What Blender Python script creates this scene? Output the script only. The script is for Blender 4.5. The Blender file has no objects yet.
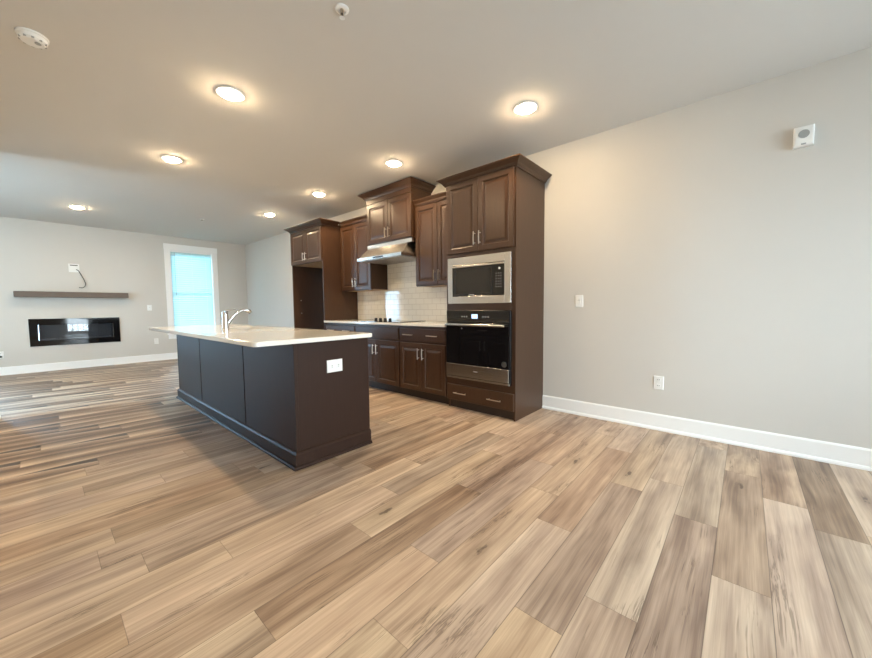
import bpy, bmesh, math, random
from mathutils import Vector, Matrix
random.seed(7)
C = bpy.context.scene.collection
SC = bpy.context.scene

# ------------------------------------------------------------------ camera, world, exposure
CAM = Vector((1.6237, -3.5889, 1.1030))
yaw, pitch, roll = map(math.radians, (41.397, -3.542, -0.558))
fw = Vector((-math.sin(yaw)*math.cos(pitch), math.cos(yaw)*math.cos(pitch), math.sin(pitch)))
rt = Vector((math.cos(yaw), math.sin(yaw), 0)); up = rt.cross(fw)
r2 = rt*math.cos(roll)+up*math.sin(roll); u2 = -rt*math.sin(roll)+up*math.cos(roll)
cd = bpy.data.cameras.new('camera'); cam = bpy.data.objects.new('camera', cd); C.objects.link(cam)
cam.matrix_world = Matrix(((r2.x, u2.x, -fw.x, CAM.x), (r2.y, u2.y, -fw.y, CAM.y), (r2.z, u2.z, -fw.z, CAM.z), (0, 0, 0, 1)))
cd.sensor_fit = 'HORIZONTAL'; cd.sensor_width = 36; cd.lens = 351.18/872*36
cd.clip_start = 0.02; cd.clip_end = 200
SC.camera = cam

W = bpy.data.worlds.new('world'); SC.world = W; W.use_nodes = True
nt = W.node_tree; nt.nodes.clear()
wo = nt.nodes.new('ShaderNodeOutputWorld'); bg = nt.nodes.new('ShaderNodeBackground')
tc = nt.nodes.new('ShaderNodeTexCoord'); sx = nt.nodes.new('ShaderNodeSeparateXYZ')
nt.links.new(tc.outputs['Generated'], sx.inputs[0])
mx = nt.nodes.new('ShaderNodeMapRange'); mx.inputs[1].default_value = -0.1; mx.inputs[2].default_value = 0.9
nt.links.new(sx.outputs[0], mx.inputs[0])
cm = nt.nodes.new('ShaderNodeMix'); cm.data_type = 'RGBA'
cm.inputs[6].default_value = (0.75, 1.30, 1.85, 1); cm.inputs[7].default_value = (0.82, 0.92, 1.0, 1)
nt.links.new(mx.outputs[0], cm.inputs[0])
mz = nt.nodes.new('ShaderNodeMapRange'); mz.inputs[1].default_value = -0.15; mz.inputs[2].default_value = 0.05
nt.links.new(sx.outputs[2], mz.inputs[0])
cg = nt.nodes.new('ShaderNodeMix'); cg.data_type = 'RGBA'
cg.inputs[6].default_value = (0.44, 0.52, 0.58, 1)
nt.links.new(mz.outputs[0], cg.inputs[0]); nt.links.new(cm.outputs[2], cg.inputs[7])
nt.links.new(cg.outputs[2], bg.inputs[0]); bg.inputs[1].default_value = 11.0
nt.links.new(bg.outputs[0], wo.inputs[0])

def portal(name, loc, rot, sx_, sy_):
    l = bpy.data.lights.new(name, 'AREA'); l.shape = 'RECTANGLE'; l.size = sx_; l.size_y = sy_
    l.cycles.is_portal = True
    o = bpy.data.objects.new(name, l); C.objects.link(o); o.location = loc; o.rotation_euler = rot; return o
PI = math.pi
portal('daylight_portal', (4.52, -2.15, 1.06), (0, PI/2, 0), 2.15, 1.4)
portal('daylight_portal', (4.52, -0.75, 1.50), (0, PI/2, 0), 1.7, 1.0)
portal('daylight_portal', (-4.695, -6.32, 1.27), (PI/2, 0, 0), .85, 2.33)
portal('daylight_portal', (-8.12, -1.165, 1.50), (0, -PI/2, 0), 1.85, 0.84)
portal('daylight_portal', (-8.12, -5.015, 1.50), (0, -PI/2, 0), 1.85, 0.84)
portal('daylight_portal', (-4.02, -5.5, 1.50), (0, PI/2, 0), 1.86, .9)
LAMP = 158.0
SC.view_settings.view_transform = 'Standard'; SC.view_settings.look = 'None'
SC.view_settings.exposure = 1.5; SC.view_settings.gamma = 1.0; SC.view_settings.use_curve_mapping = False
SC.cycles.max_bounces = 10; SC.cycles.diffuse_bounces = 6; SC.cycles.use_denoising = True
SC.cycles.sample_clamp_indirect = 8.0

# ------------------------------------------------------------------ materials
def srgb(r, g, b):
    f = lambda c: (c/255/12.92) if c/255 <= 0.04045 else ((c/255+0.055)/1.055)**2.4
    return (f(r), f(g), f(b), 1)
def mat(name, col, rough=0.5, metal=0.0, var=0.04, scale=8, spec=0.5, bump=0.0, bscale=200, coat=0.0, stretch=(1, 1, 1), emit=None, estr=0):
    m = bpy.data.materials.new(name); m.use_nodes = True; n = m.node_tree; b = n.nodes['Principled BSDF']
    t = n.nodes.new('ShaderNodeTexCoord'); mp = n.nodes.new('ShaderNodeMapping'); mp.inputs['Scale'].default_value = stretch
    n.links.new(t.outputs['Object'], mp.inputs[0])
    no = n.nodes.new('ShaderNodeTexNoise'); no.inputs['Scale'].default_value = scale; no.inputs['Detail'].default_value = 4
    n.links.new(mp.outputs[0], no.inputs['Vector'])
    r = n.nodes.new('ShaderNodeMapRange'); r.inputs[3].default_value = 1-var; r.inputs[4].default_value = 1+var
    n.links.new(no.outputs[0], r.inputs[0])
    v = n.nodes.new('ShaderNodeVectorMath'); v.operation = 'SCALE'; v.inputs[0].default_value = col[:3]
    n.links.new(r.outputs[0], v.inputs['Scale']); n.links.new(v.outputs[0], b.inputs['Base Color'])
    b.inputs['Roughness'].default_value = rough; b.inputs['Metallic'].default_value = metal
    b.inputs['Specular IOR Level'].default_value = spec; b.inputs['Coat Weight'].default_value = coat
    b.inputs['Coat Roughness'].default_value = 0.15
    if bump:
        n2 = n.nodes.new('ShaderNodeTexNoise'); n2.inputs['Scale'].default_value = bscale
        n.links.new(mp.outputs[0], n2.inputs['Vector'])
        bp = n.nodes.new('ShaderNodeBump'); bp.inputs['Strength'].default_value = bump; bp.inputs['Distance'].default_value = 0.002
        n.links.new(n2.outputs[0], bp.inputs['Height']); n.links.new(bp.outputs[0], b.inputs['Normal'])
    if emit:
        b.inputs['Emission Color'].default_value = emit; b.inputs['Emission Strength'].default_value = estr
    return m
M = {}
M['wall'] = mat('wall_paint', (0.61, 0.585, 0.545), 0.85, var=0.01, bump=0.08, bscale=350, spec=0.2)
M['ceiling'] = mat('ceiling_paint', (0.66, 0.64, 0.61), 0.9, var=0.01, spec=0.1)
M['trim'] = mat('white_trim_paint', (0.88, 0.88, 0.87), 0.35, var=0.01)
M['plastic'] = mat('white_plastic', (0.82, 0.82, 0.80), 0.35, var=0.01)
M['grey'] = mat('grey_plastic', (0.35, 0.36, 0.35), 0.5, var=0.03)
M['darkgrey'] = mat('dark_slot', (0.03, 0.03, 0.03), 0.5)
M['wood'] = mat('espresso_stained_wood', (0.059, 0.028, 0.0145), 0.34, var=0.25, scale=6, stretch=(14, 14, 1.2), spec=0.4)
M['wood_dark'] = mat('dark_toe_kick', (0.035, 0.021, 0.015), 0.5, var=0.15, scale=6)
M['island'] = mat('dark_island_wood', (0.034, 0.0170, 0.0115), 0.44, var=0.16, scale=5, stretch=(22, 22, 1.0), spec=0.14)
M['interior'] = mat('cabinet_underside_maple', (0.42, 0.28, 0.16), 0.5, var=0.1, scale=5, stretch=(1, 8, 1))
M['groove'] = mat('panel_gap', (0.004, 0.004, 0.004), 0.9)
M['nickel'] = mat('brushed_nickel', (0.58, 0.52, 0.45), 0.32, 1.0, var=0.03)
M['chrome'] = mat('polished_chrome', (0.75, 0.75, 0.76), 0.10, 1.0, var=0.02)
M['steel'] = mat('stainless_steel', (0.60, 0.59, 0.57), 0.26, 1.0, var=0.06, scale=5, stretch=(1, 1, 60))
M['steel_dark'] = mat('steel_filter', (0.40, 0.39, 0.38), 0.4, 0.6, var=0.08, scale=60)
M['black'] = mat('black_glass', (0.006, 0.006, 0.007), 0.05, var=0.05, spec=0.5)
M['blacktrim'] = mat('black_enamel', (0.012, 0.012, 0.013), 0.25)
M['blackmatte'] = mat('black_matte', (0.012, 0.012, 0.012), 0.6)
M['smoke'] = mat('microwave_window_glass', (0.022, 0.022, 0.022), 0.12)
M['sticker'] = mat('sticker_grey', (0.05, 0.05, 0.05), 0.4)
M['mark'] = mat('printed_mark', (0.35, 0.35, 0.35), 0.5)
M['counter'] = mat('cream_quartz', (0.84, 0.81, 0.75), 0.12, var=0.012, scale=60, coat=0.3)
M['sink'] = mat('sink_steel', (0.42, 0.40, 0.37), 0.3, 0.9, var=0.05)
M['mantel'] = mat('grey_brown_mantel_wood', (0.13, 0.098, 0.078), 0.6, var=0.35, scale=5, stretch=(12, 1.2, 12))
M['display'] = mat('oven_display', (0.02, 0.03, 0.05), 0.2, emit=(0.45, 0.62, 1, 1), estr=0.8)
M['lens'] = mat('lamp_diffuser', (0.9, 0.9, 0.9), 0.5, emit=(1.0, 0.75, 0.46, 1), estr=LAMP)
M['ember'] = mat('ember_glass_crystals', (0.45, 0.45, 0.45), 0.2, var=0.4, scale=90)
M['firebox'] = mat('firebox_panel', (0.13, 0.13, 0.13), 0.4)
M['rail'] = mat('balcony_rail_metal', (0.10, 0.10, 0.10), 0.5)
M['deck'] = mat('balcony_deck_boards', (0.30, 0.27, 0.24), 0.8, var=0.15)

def m_glass(name, tint, refl=1.0, ior=1.45):
    m = bpy.data.materials.new(name); m.use_nodes = True; n = m.node_tree; n.nodes.clear()
    o = n.nodes.new('ShaderNodeOutputMaterial'); a = n.nodes.new('ShaderNodeBsdfTransparent'); a.inputs[0].default_value = tint
    g = n.nodes.new('ShaderNodeBsdfGlossy'); g.inputs['Roughness'].default_value = 0.02
    f = n.nodes.new('ShaderNodeFresnel'); f.inputs[0].default_value = ior; x = n.nodes.new('ShaderNodeMixShader')
    n.links.new(f.outputs[0], x.inputs[0]); n.links.new(a.outputs[0], x.inputs[1]); n.links.new(g.outputs[0], x.inputs[2]); n.links.new(x.outputs[0], o.inputs[0])
    return m
M['glass'] = m_glass('window_glass', (0.93, 0.96, 0.96, 1))
M['fpglass'] = m_glass('tinted_fireplace_glass', (0.75, 0.77, 0.8, 1), ior=1.6)

def m_blind():
    m = bpy.data.materials.new('daylight_tinted_blind_slats'); m.use_nodes = True; n = m.node_tree; n.nodes.clear()
    o = n.nodes.new('ShaderNodeOutputMaterial'); d = n.nodes.new('ShaderNodeBsdfDiffuse'); t = n.nodes.new('ShaderNodeBsdfTranslucent')
    tc_ = n.nodes.new('ShaderNodeTexCoord'); no = n.nodes.new('ShaderNodeTexNoise'); no.inputs['Scale'].default_value = 3
    n.links.new(tc_.outputs['Object'], no.inputs['Vector'])
    r = n.nodes.new('ShaderNodeMapRange'); r.inputs[3].default_value = 0.85; r.inputs[4].default_value = 0.95; n.links.new(no.outputs[0], r.inputs[0])
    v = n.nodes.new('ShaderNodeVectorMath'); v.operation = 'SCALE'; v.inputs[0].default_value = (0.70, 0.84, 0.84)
    n.links.new(r.outputs[0], v.inputs['Scale']); n.links.new(v.outputs[0], d.inputs[0]); t.inputs[0].default_value = (0.16, 0.80, 0.78, 1)  # white slats: their cyan daylight glow is put into these colours
    x = n.nodes.new('ShaderNodeMixShader'); x.inputs[0].default_value = 0.125
    n.links.new(d.outputs[0], x.inputs[1]); n.links.new(t.outputs[0], x.inputs[2]); n.links.new(x.outputs[0], o.inputs[0])
    return m
M['blind'] = m_blind()

def m_tile():
    m = bpy.data.materials.new('subway_tile'); m.use_nodes = True; n = m.node_tree; b = n.nodes['Principled BSDF']
    t = n.nodes.new('ShaderNodeTexCoord'); s = n.nodes.new('ShaderNodeSeparateXYZ'); c = n.nodes.new('ShaderNodeCombineXYZ')
    n.links.new(t.outputs['Object'], s.inputs[0]); n.links.new(s.outputs[0], c.inputs[0]); n.links.new(s.outputs[2], c.inputs[1])
    k = n.nodes.new('ShaderNodeTexBrick'); k.inputs['Scale'].default_value = 1; k.inputs['Brick Width'].default_value = 0.155; k.inputs['Row Height'].default_value = 0.0785
    b.inputs['Specular IOR Level'].default_value = 0.28; k.inputs['Mortar Size'].default_value = 0.0032; k.inputs['Mortar Smooth'].default_value = 0.2
    k.inputs['Color1'].default_value = (0.92, 0.90, 0.84, 1); k.inputs['Color2'].default_value = (0.89, 0.87, 0.81, 1); k.inputs['Mortar'].default_value = (0.68, 0.65, 0.60, 1)
    n.links.new(c.outputs[0], k.inputs['Vector']); n.links.new(k.outputs['Color'], b.inputs['Base Color'])
    r = n.nodes.new('ShaderNodeMapRange'); r.inputs[3].default_value = 0.06; r.inputs[4].default_value = 0.7; n.links.new(k.outputs['Fac'], r.inputs[0]); n.links.new(r.outputs[0], b.inputs['Roughness'])
    bp = n.nodes.new('ShaderNodeBump'); bp.invert = True; bp.inputs['Strength'].default_value = 0.6; bp.inputs['Distance'].default_value = 0.002
    n.links.new(k.outputs['Fac'], bp.inputs['Height']); n.links.new(bp.outputs[0], b.inputs['Normal'])
    return m
M['tile'] = m_tile()

def m_floor():
    m = bpy.data.materials.new('vinyl_plank_floor'); m.use_nodes = True; n = m.node_tree; b = n.nodes['Principled BSDF']; L = n.links.new
    def N(t, **k):
        x = n.nodes.new(t)
        for a, v in k.items(): setattr(x, a, v)
        return x
    def math_(op, a, b_=None, c_=None):
        x = N('ShaderNodeMath', operation=op)
        for i, q in enumerate((a, b_, c_)):
            if q is None: continue
            if isinstance(q, (int, float)): x.inputs[i].default_value = q
            else: L(q, x.inputs[i])
        return x.outputs[0]
    uv = N('ShaderNodeUVMap', uv_map='UVMap'); s = N('ShaderNodeSeparateXYZ'); L(uv.outputs[0], s.inputs[0])
    at = N('ShaderNodeAttribute', attribute_name='plank'); a = N('ShaderNodeSeparateColor'); L(at.outputs['Color'], a.inputs[0])
    rnd, tone, ln = a.outputs[0], a.outputs[1], a.outputs[2]
    off = math_('MULTIPLY', rnd, 61.7)
    def vec(su, sv, o=0.0):
        c = N('ShaderNodeCombineXYZ')
        L(math_('MULTIPLY', s.outputs[0], su*0.178), c.inputs[0]); L(math_('MULTIPLY', s.outputs[1], sv), c.inputs[1]); L(math_('ADD', off, o), c.inputs[2]); return c.outputs[0]
    # slow warping shared by all streaks
    w = N('ShaderNodeTexNoise'); w.inputs['Scale'].default_value = 1; w.inputs['Detail'].default_value = 1; L(vec(5, 2.2, 3.0), w.inputs['Vector'])
    wv = N('ShaderNodeVectorMath', operation='SCALE'); L(w.outputs['Color'], wv.inputs[0]); wv.inputs['Scale'].default_value = 1.0
    def noise(su, sv, det, o, warp=True, rough=0.55):
        x = N('ShaderNodeTexNoise'); x.inputs['Scale'].default_value = 1; x.inputs['Detail'].default_value = det; x.inputs['Roughness'].default_value = rough
        if warp:
            ad = N('ShaderNodeVectorMath', operation='ADD'); L(vec(su, sv, o), ad.inputs[0]); L(wv.outputs[0], ad.inputs[1]); L(ad.outputs[0], x.inputs['Vector'])
        else: L(vec(su, sv, o), x.inputs['Vector'])
        return x.outputs[0]
    broad = noise(13, 0.75, 2, 0); mid = noise(38, 1.6, 3, 11); fine = noise(260, 7, 3, 23, False); soft = noise(9, 3.0, 2, 41, False)
    # figure: contour lines of a stretched noise, only in patches
    ring = math_('SINE', math_('MULTIPLY', noise(16, 1.3, 1, 51), 60)); patch = math_('SMOOTH_MIN', 1.0, math_('MAXIMUM', math_('MULTIPLY', math_('SUBTRACT', soft, 0.50), 5.0), 0.0), 0.1)
    rg = math_('MULTIPLY', math_('MULTIPLY', ring, patch), 0.022)
    # t = lightness 0..1
    t = math_('MULTIPLY', math_('SUBTRACT', broad, 0.5), 1.08)
    t = math_('ADD', t, math_('MULTIPLY', math_('SUBTRACT', mid, 0.5), 0.52))
    t = math_('ADD', t, math_('MULTIPLY', math_('SUBTRACT', fine, 0.5), 0.28))
    t = math_('ADD', t, math_('MULTIPLY', math_('SUBTRACT', noise(95, 2.6, 3, 97), 0.5), 0.42))
    t = math_('ADD', t, math_('MULTIPLY', math_('SUBTRACT', soft, 0.5), 0.45))
    t = math_('ADD', t, rg); t = math_('ADD', t, tone); t = math_('ADD', t, 0.0)
    cr = N('ShaderNodeValToRGB'); L(t, cr.inputs[0]); e = cr.color_ramp.elements
    e[0].position = 0.0; e[0].color = srgb(104, 84, 68); e[1].position = 1.0; e[1].color = srgb(219, 199, 172)
    for p, c in ((0.25, srgb(139, 117, 98)), (0.5, srgb(172, 149, 126)), (0.75, srgb(197, 175, 149))):
        q = cr.color_ramp.elements.new(p); q.color = c
    # per-plank hue shift: greyer or pinker
    hs = N('ShaderNodeHueSaturation'); L(cr.outputs[0], hs.inputs['Color'])
    L(math_('ADD', 0.84, math_('MULTIPLY', math_('FRACT', math_('MULTIPLY', rnd, 7.31)), 0.26)), hs.inputs['Saturation'])
    L(math_('ADD', 0.490, math_('MULTIPLY', math_('FRACT', math_('MULTIPLY', rnd, 13.7)), 0.012)), hs.inputs['Hue'])
    # mineral streaks / cracks
    st = noise(26, 1.0, 5, 71, True, 0.65); st2 = math_('ABSOLUTE', math_('SUBTRACT', st, 0.5))
    crack = math_('MULTIPLY', math_('MAXIMUM', math_('SUBTRACT', 1.0, math_('MULTIPLY', st2, 38.0)), 0.0), math_('MAXIMUM', math_('MULTIPLY', math_('SUBTRACT', noise(6, 2.6, 2, 83, False), 0.565), 9.0), 0.0))
    crack = math_('MINIMUM', crack, 0.5)
    # knots
    vo = N('ShaderNodeTexVoronoi'); vo.inputs['Scale'].default_value = 1; vo.inputs['Randomness'].default_value = 1.0
    ad = N('ShaderNodeVectorMath', operation='ADD'); L(vec(9, 2.6, 5), ad.inputs[0])
    wn = N('ShaderNodeTexNoise'); wn.inputs['Scale'].default_value = 1; wn.inputs['Detail'].default_value = 3; L(vec(60, 30, 1), wn.inputs['Vector'])
    ws = N('ShaderNodeVectorMath', operation='SCALE'); L(wn.outputs['Color'], ws.inputs[0]); ws.inputs['Scale'].default_value = 0.26
    L(ws.outputs[0], ad.inputs[1]); L(ad.outputs[0], vo.inputs['Vector'])
    kn = math_('MAXIMUM', math_('SUBTRACT', 1.0, math_('MULTIPLY', vo.outputs['Distance'], 8.0)), 0.0)
    sel = N('ShaderNodeSeparateColor'); L(vo.outputs['Color'], sel.inputs[0]); pick = math_('GREATER_THAN', sel.outputs[0], 0.64)
    kn = math_('MULTIPLY', kn, pick)
    halo = math_('MULTIPLY', math_('MULTIPLY', math_('MAXIMUM', math_('SUBTRACT', 1.0, math_('MULTIPLY', vo.outputs['Distance'], 2.6)), 0.0), pick), 0.35)
    dark = math_('MINIMUM', math_('ADD', math_('ADD', crack, math_('MULTIPLY', kn, 1.2)), halo), 0.85)
    m1 = N('ShaderNodeMix', data_type='RGBA'); L(dark, m1.inputs[0]); L(hs.outputs[0], m1.inputs[6]); m1.inputs[7].default_value = srgb(74, 56, 44)
    # seams: distance to edge across (u) and along (v)
    du = math_('MULTIPLY', math_('MINIMUM', s.outputs[0], math_('SUBTRACT', 1.0, s.outputs[0])), 0.178)
    dv = math_('MINIMUM', s.outputs[1], math_('SUBTRACT', math_('MULTIPLY', ln, 2.0), s.outputs[1]))
    d = math_('MINIMUM', du, dv)
    seam = math_('MAXIMUM', math_('SUBTRACT', 1.0, math_('DIVIDE', d, 0.0022)), 0.0)
    m2 = N('ShaderNodeMix', data_type='RGBA'); L(math_('MULTIPLY', seam, 0.8), m2.inputs[0]); L(m1.outputs[2], m2.inputs[6]); m2.inputs[7].default_value = srgb(72, 58, 48)
    L(m2.outputs[2], b.inputs['Base Color'])
    L(math_('ADD', 0.30, math_('MULTIPLY', fine, 0.22)), b.inputs['Roughness'])
    b.inputs['Specular IOR Level'].default_value = 0.45
    bp = N('ShaderNodeBump'); bp.inputs['Strength'].default_value = 0.35; bp.inputs['Distance'].default_value = 0.0015
    L(math_('SUBTRACT', math_('MULTIPLY', fine, 0.25), seam), bp.inputs['Height']); L(bp.outputs[0], b.inputs['Normal'])
    return m
M['floor'] = m_floor()

# ------------------------------------------------------------------ mesh helpers (world coordinates, shifted to the parent's origin at build)
class MB:
    def __init__(s): s.bm = bmesh.new()
    def box(s, x0, x1, y0, y1, z0, z1, bev=0.0, seg=1):
        b = bmesh.new(); bmesh.ops.create_cube(b, size=1)
        for v in b.verts: v.co = Vector(((x0+x1)/2+v.co.x*(x1-x0), (y0+y1)/2+v.co.y*(y1-y0), (z0+z1)/2+v.co.z*(z1-z0)))
        if bev: bmesh.ops.bevel(b, geom=b.edges[:], offset=bev, segments=seg, profile=0.6, affect='EDGES')
        s.merge(b); return s
    def merge(s, b):
        me = bpy.data.meshes.new('tmp'); b.to_mesh(me); b.free(); s.bm.from_mesh(me); bpy.data.meshes.remove(me)
    def poly_prism(s, pts, axis, a0, a1, bev=0.0):
        """pts: 2-D outline; axis 'x' -> (y,z), 'y' -> (x,z), 'z' -> (x,y)"""
        b = bmesh.new()
        def P(p, a): return {'x': (a, p[0], p[1]), 'y': (p[0], a, p[1]), 'z': (p[0], p[1], a)}[axis]
        A = [b.verts.new(P(p, a0)) for p in pts]; B = [b.verts.new(P(p, a1)) for p in pts]
        b.faces.new(A); b.faces.new(B[::-1])
        for i in range(len(pts)): j = (i+1) % len(pts); b.faces.new((A[i], B[i], B[j], A[j]))
        bmesh.ops.recalc_face_normals(b, faces=b.faces[:])
        if bev: bmesh.ops.bevel(b, geom=b.edges[:], offset=bev, segments=2, affect='EDGES')
        s.merge(b); return s
    def cyl(s, p0, p1, r0, r1=None, n=20):
        p0, p1 = Vector(p0), Vector(p1); r1 = r0 if r1 is None else r1; d = p1-p0
        b = bmesh.new(); bmesh.ops.create_cone(b, cap_ends=True, segments=n, radius1=r0, radius2=r1, depth=d.length)
        q = d.to_track_quat('Z', 'Y').to_matrix().to_4x4(); q.translation = (p0+p1)/2
        bmesh.ops.transform(b, matrix=q, verts=b.verts[:]); s.merge(b); return s
    def tube(s, pts, r, n=10):
        pts = [Vector(p) for p in pts]; rings = []; b = bmesh.new(); prev = None
        rr = r if isinstance(r, (list, tuple)) else [r]*len(pts)
        for i, p in enumerate(pts):
            t = (pts[min(i+1, len(pts)-1)]-pts[max(i-1, 0)]).normalized()
            a = t.orthogonal().normalized() if prev is None else (prev-t*prev.dot(t)).normalized()
            prev = a; c = t.cross(a)
            rings.append([b.verts.new(p+(a*math.cos(2*PI*k/n)+c*math.sin(2*PI*k/n))*rr[i]) for k in range(n)])
        for i in range(len(rings)-1):
            for k in range(n): b.faces.new((rings[i][k], rings[i][(k+1) % n], rings[i+1][(k+1) % n], rings[i+1][k]))
        b.faces.new(rings[0][::-1]); b.faces.new(rings[-1]); s.merge(b); return s
    def lathe(s, prof, c, n=32, down=False):
        """prof: (radius, height) around z through c"""
        b = bmesh.new(); rings = []
        for r, h in prof:
            rings.append([b.verts.new((c[0]+r*math.cos(2*PI*k/n), c[1]+r*math.sin(2*PI*k/n), c[2]+h)) for k in range(n)])
        for i in range(len(rings)-1):
            for k in range(n): b.faces.new((rings[i][k], rings[i][(k+1) % n], rings[i+1][(k+1) % n], rings[i+1][k]))
        b.faces.new(rings[0]); b.faces.new(rings[-1]); bmesh.ops.recalc_face_normals(b, faces=b.faces[:]); s.merge(b); return s
    def rings(s, x0, x1, z0, z1, prof, P, back=True):
        """nested rectangles: prof = (inset, depth) list, P(u, w, d) -> point"""
        b = bmesh.new(); R = []
        for i, d in prof:
            R.append([b.verts.new(P(*q, d)) for q in ((x0+i, z0+i), (x1-i, z0+i), (x1-i, z1-i), (x0+i, z1-i))])
        for a, c in zip(R, R[1:]):
            for k in range(4): b.faces.new((a[k], a[(k+1) % 4], c[(k+1) % 4], c[k]))
        b.faces.new(R[-1]);
        if back: b.faces.new(R[0][::-1])
        bmesh.ops.recalc_face_normals(b, faces=b.faces[:]); s.merge(b); return s
    def sweep(s, path, prof, side=1):
        """prof (outward, z) swept along a plan path with mitred corners; outward = left normal * side"""
        b = bmesh.new(); n = len(path); R = []; path = [Vector(p) for p in path]
        for i, p in enumerate(path):
            ns = []
            for a, c in ((i-1, i), (i, i+1)):
                if a >= 0 and c < n:
                    d = (path[c]-path[a]).normalized(); ns.append(Vector((-d.y, d.x))*side)
            m = ns[0] if len(ns) == 1 else (ns[0]+ns[1])/(1+ns[0].dot(ns[1]))
            R.append([b.verts.new((p.x+m.x*o, p.y+m.y*o, z)) for o, z in prof])
        k = len(prof)
        for a, c in zip(R, R[1:]):
            for j in range(k): b.faces.new((a[j], a[(j+1) % k], c[(j+1) % k], c[j]))
        b.faces.new(R[0]); b.faces.new(R[-1][::-1]); bmesh.ops.recalc_face_normals(b, faces=b.faces[:]); s.merge(b); return s
    def build(s, name, m, parent=None, smooth=False, label=None):
        me = bpy.data.meshes.new(name); org = Vector((0, 0, 0))
        p = parent
        while p is not None: org += p.location; p = p.parent
        if parent is None and s.bm.verts:
            xs = [v.co for v in s.bm.verts]; org = Vector(((min(v.x for v in xs)+max(v.x for v in xs))/2, (min(v.y for v in xs)+max(v.y for v in xs))/2, min(v.z for v in xs)))
        bmesh.ops.translate(s.bm, verts=s.bm.verts[:], vec=-org); s.bm.to_mesh(me); s.bm.free()
        me.materials.append(m)
        if smooth:
            for f in me.polygons: f.use_smooth = True
            try: me.set_sharp_from_angle(angle=math.radians(35))
            except Exception: pass
        o = bpy.data.objects.new(name, me); C.objects.link(o)
        if parent is not None: o.parent = parent
        else: o.location = org
        if label: o['label'] = label
        return o
def thing(name, label, cat, loc, group=None):
    o = bpy.data.objects.new(name, None); C.objects.link(o); o.location = loc; o.empty_display_size = 0.1
    o['label'] = label; o['category'] = cat
    if group: o['group'] = group
    return o
def tag(o, label, cat, group=None):
    o['label'] = label; o['category'] = cat
    if group: o['group'] = group
    return o
def struct(o): o['kind'] = 'structure'; return o
def copy_tree(o, parent=None):
    c = o.copy(); C.objects.link(c); c.parent = parent
    for ch in [x for x in SC.objects if x.parent == o]: copy_tree(ch, c)
    return c

# ------------------------------------------------------------------ room shell
XF, XB, YL, YH, H = -7.985, 4.40, -3.92, -6.20, 2.726
XC = -4.16          # corner where the near left wall ends
# floor, one face per plank
known = {0: -1.823, -2: -2.266, -3: -2.482, 2: -1.13, -1: -1.42, -9: -3.446, -7: -3.121, -10: -3.071, -13: -3.40, -5: -2.855, -6: -2.497, -8: -2.583, -4: -1.920, 1: -0.905}
tones = {(0, 0): .62, (0, 1): .40, (-1, 0): .36, (-1, 1): .50, (1, 0): .55, (1, 1): .38, (2, 0): .47, (2, 1): .27, (-2, 0): .52, (-2, 1): .54, (-3, 0): .66, (-3, 1): .42,
         (-4, 0): .64, (-4, 1): .5, (-5, 0): .62, (-5, 1): .56, (-6, 0): .70, (-6, 1): .50, (-7, 1): .34, (-7, 0): .60, (-8, 1): .62, (-9, 1): .62, (-10, 1): .64}
PL = 1.213
me = bpy.data.meshes.new('floor'); V = []; F = []; UV = []; CO = []
k0 = math.floor((XF-1.555)/.178); k1 = math.ceil((XB-1.555)/.178)
for k in range(k0, k1):
    xa, xb = max(1.555+k*.178, XF), min(1.555+(k+1)*.178, XB)
    j = known.get(k, random.uniform(-3, -1.8))
    n = math.floor((YH-j)/PL)
    while j+n*PL < 0:
        ya, yb = j+n*PL, j+(n+1)*PL; a, c = max(ya, YH), min(yb, 0)
        rnd = random.random(); tone = tones.get((k, 0 if n == -1 else 1 if n == 0 else 9), random.choice((.42, .48, .52, .55, .58, .60)) + random.uniform(-.03, .03))
        i = len(V); V += [(xa, a, 0), (xb, a, 0), (xb, c, 0), (xa, c, 0)]; F.append((i, i+1, i+2, i+3))
        UV += [(0, a-ya), (1, a-ya), (1, c-ya), (0, c-ya)]; CO += [(rnd, tone, PL/2, 1)]*4; n += 1
me.from_pydata(V, [], F); uvl = me.uv_layers.new(name='UVMap'); ca = me.color_attributes.new('plank', 'FLOAT_COLOR', 'CORNER')
for i in range(len(UV)): uvl.data[i].uv = UV[i]; ca.data[i].color = CO[i]
me.materials.append(M['floor']); fo = bpy.data.objects.new('floor', me); C.objects.link(fo); struct(fo)

T = 0.14
struct(MB().box(XF-T, XB+T, YH-T, T, H, H+.1).build('ceiling', M['ceiling']))
struct(MB().box(XF-T, XB+T, 0, T, -.05, H).build('wall_right', M['wall']))
# far wall with two window openings and a firebox niche
oz0, oz1 = .575, 2.435
ow = [(-1.578, -.752), (-5.428, -4.602)]
fy0, fy1, fz0, fz1 = -3.585, -2.585, .565, .845
m = MB()
ys = [YH, ow[1][0], ow[1][1], fy0, fy1, ow[0][0], ow[0][1], 0]
for a, c in ((0, 1), (2, 3), (4, 5), (6, 7)): m.box(XF-T, XF, ys[a], ys[c], -.05, H)
for a, c in ow: m.box(XF-T, XF, a, c, -.05, oz0); m.box(XF-T, XF, a, c, oz1, H)
m.box(XF-T, XF, fy0, fy1, -.05, fz0); m.box(XF-T, XF, fy0, fy1, fz1, H)
struct(m.build('wall_far', M['wall']))
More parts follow.
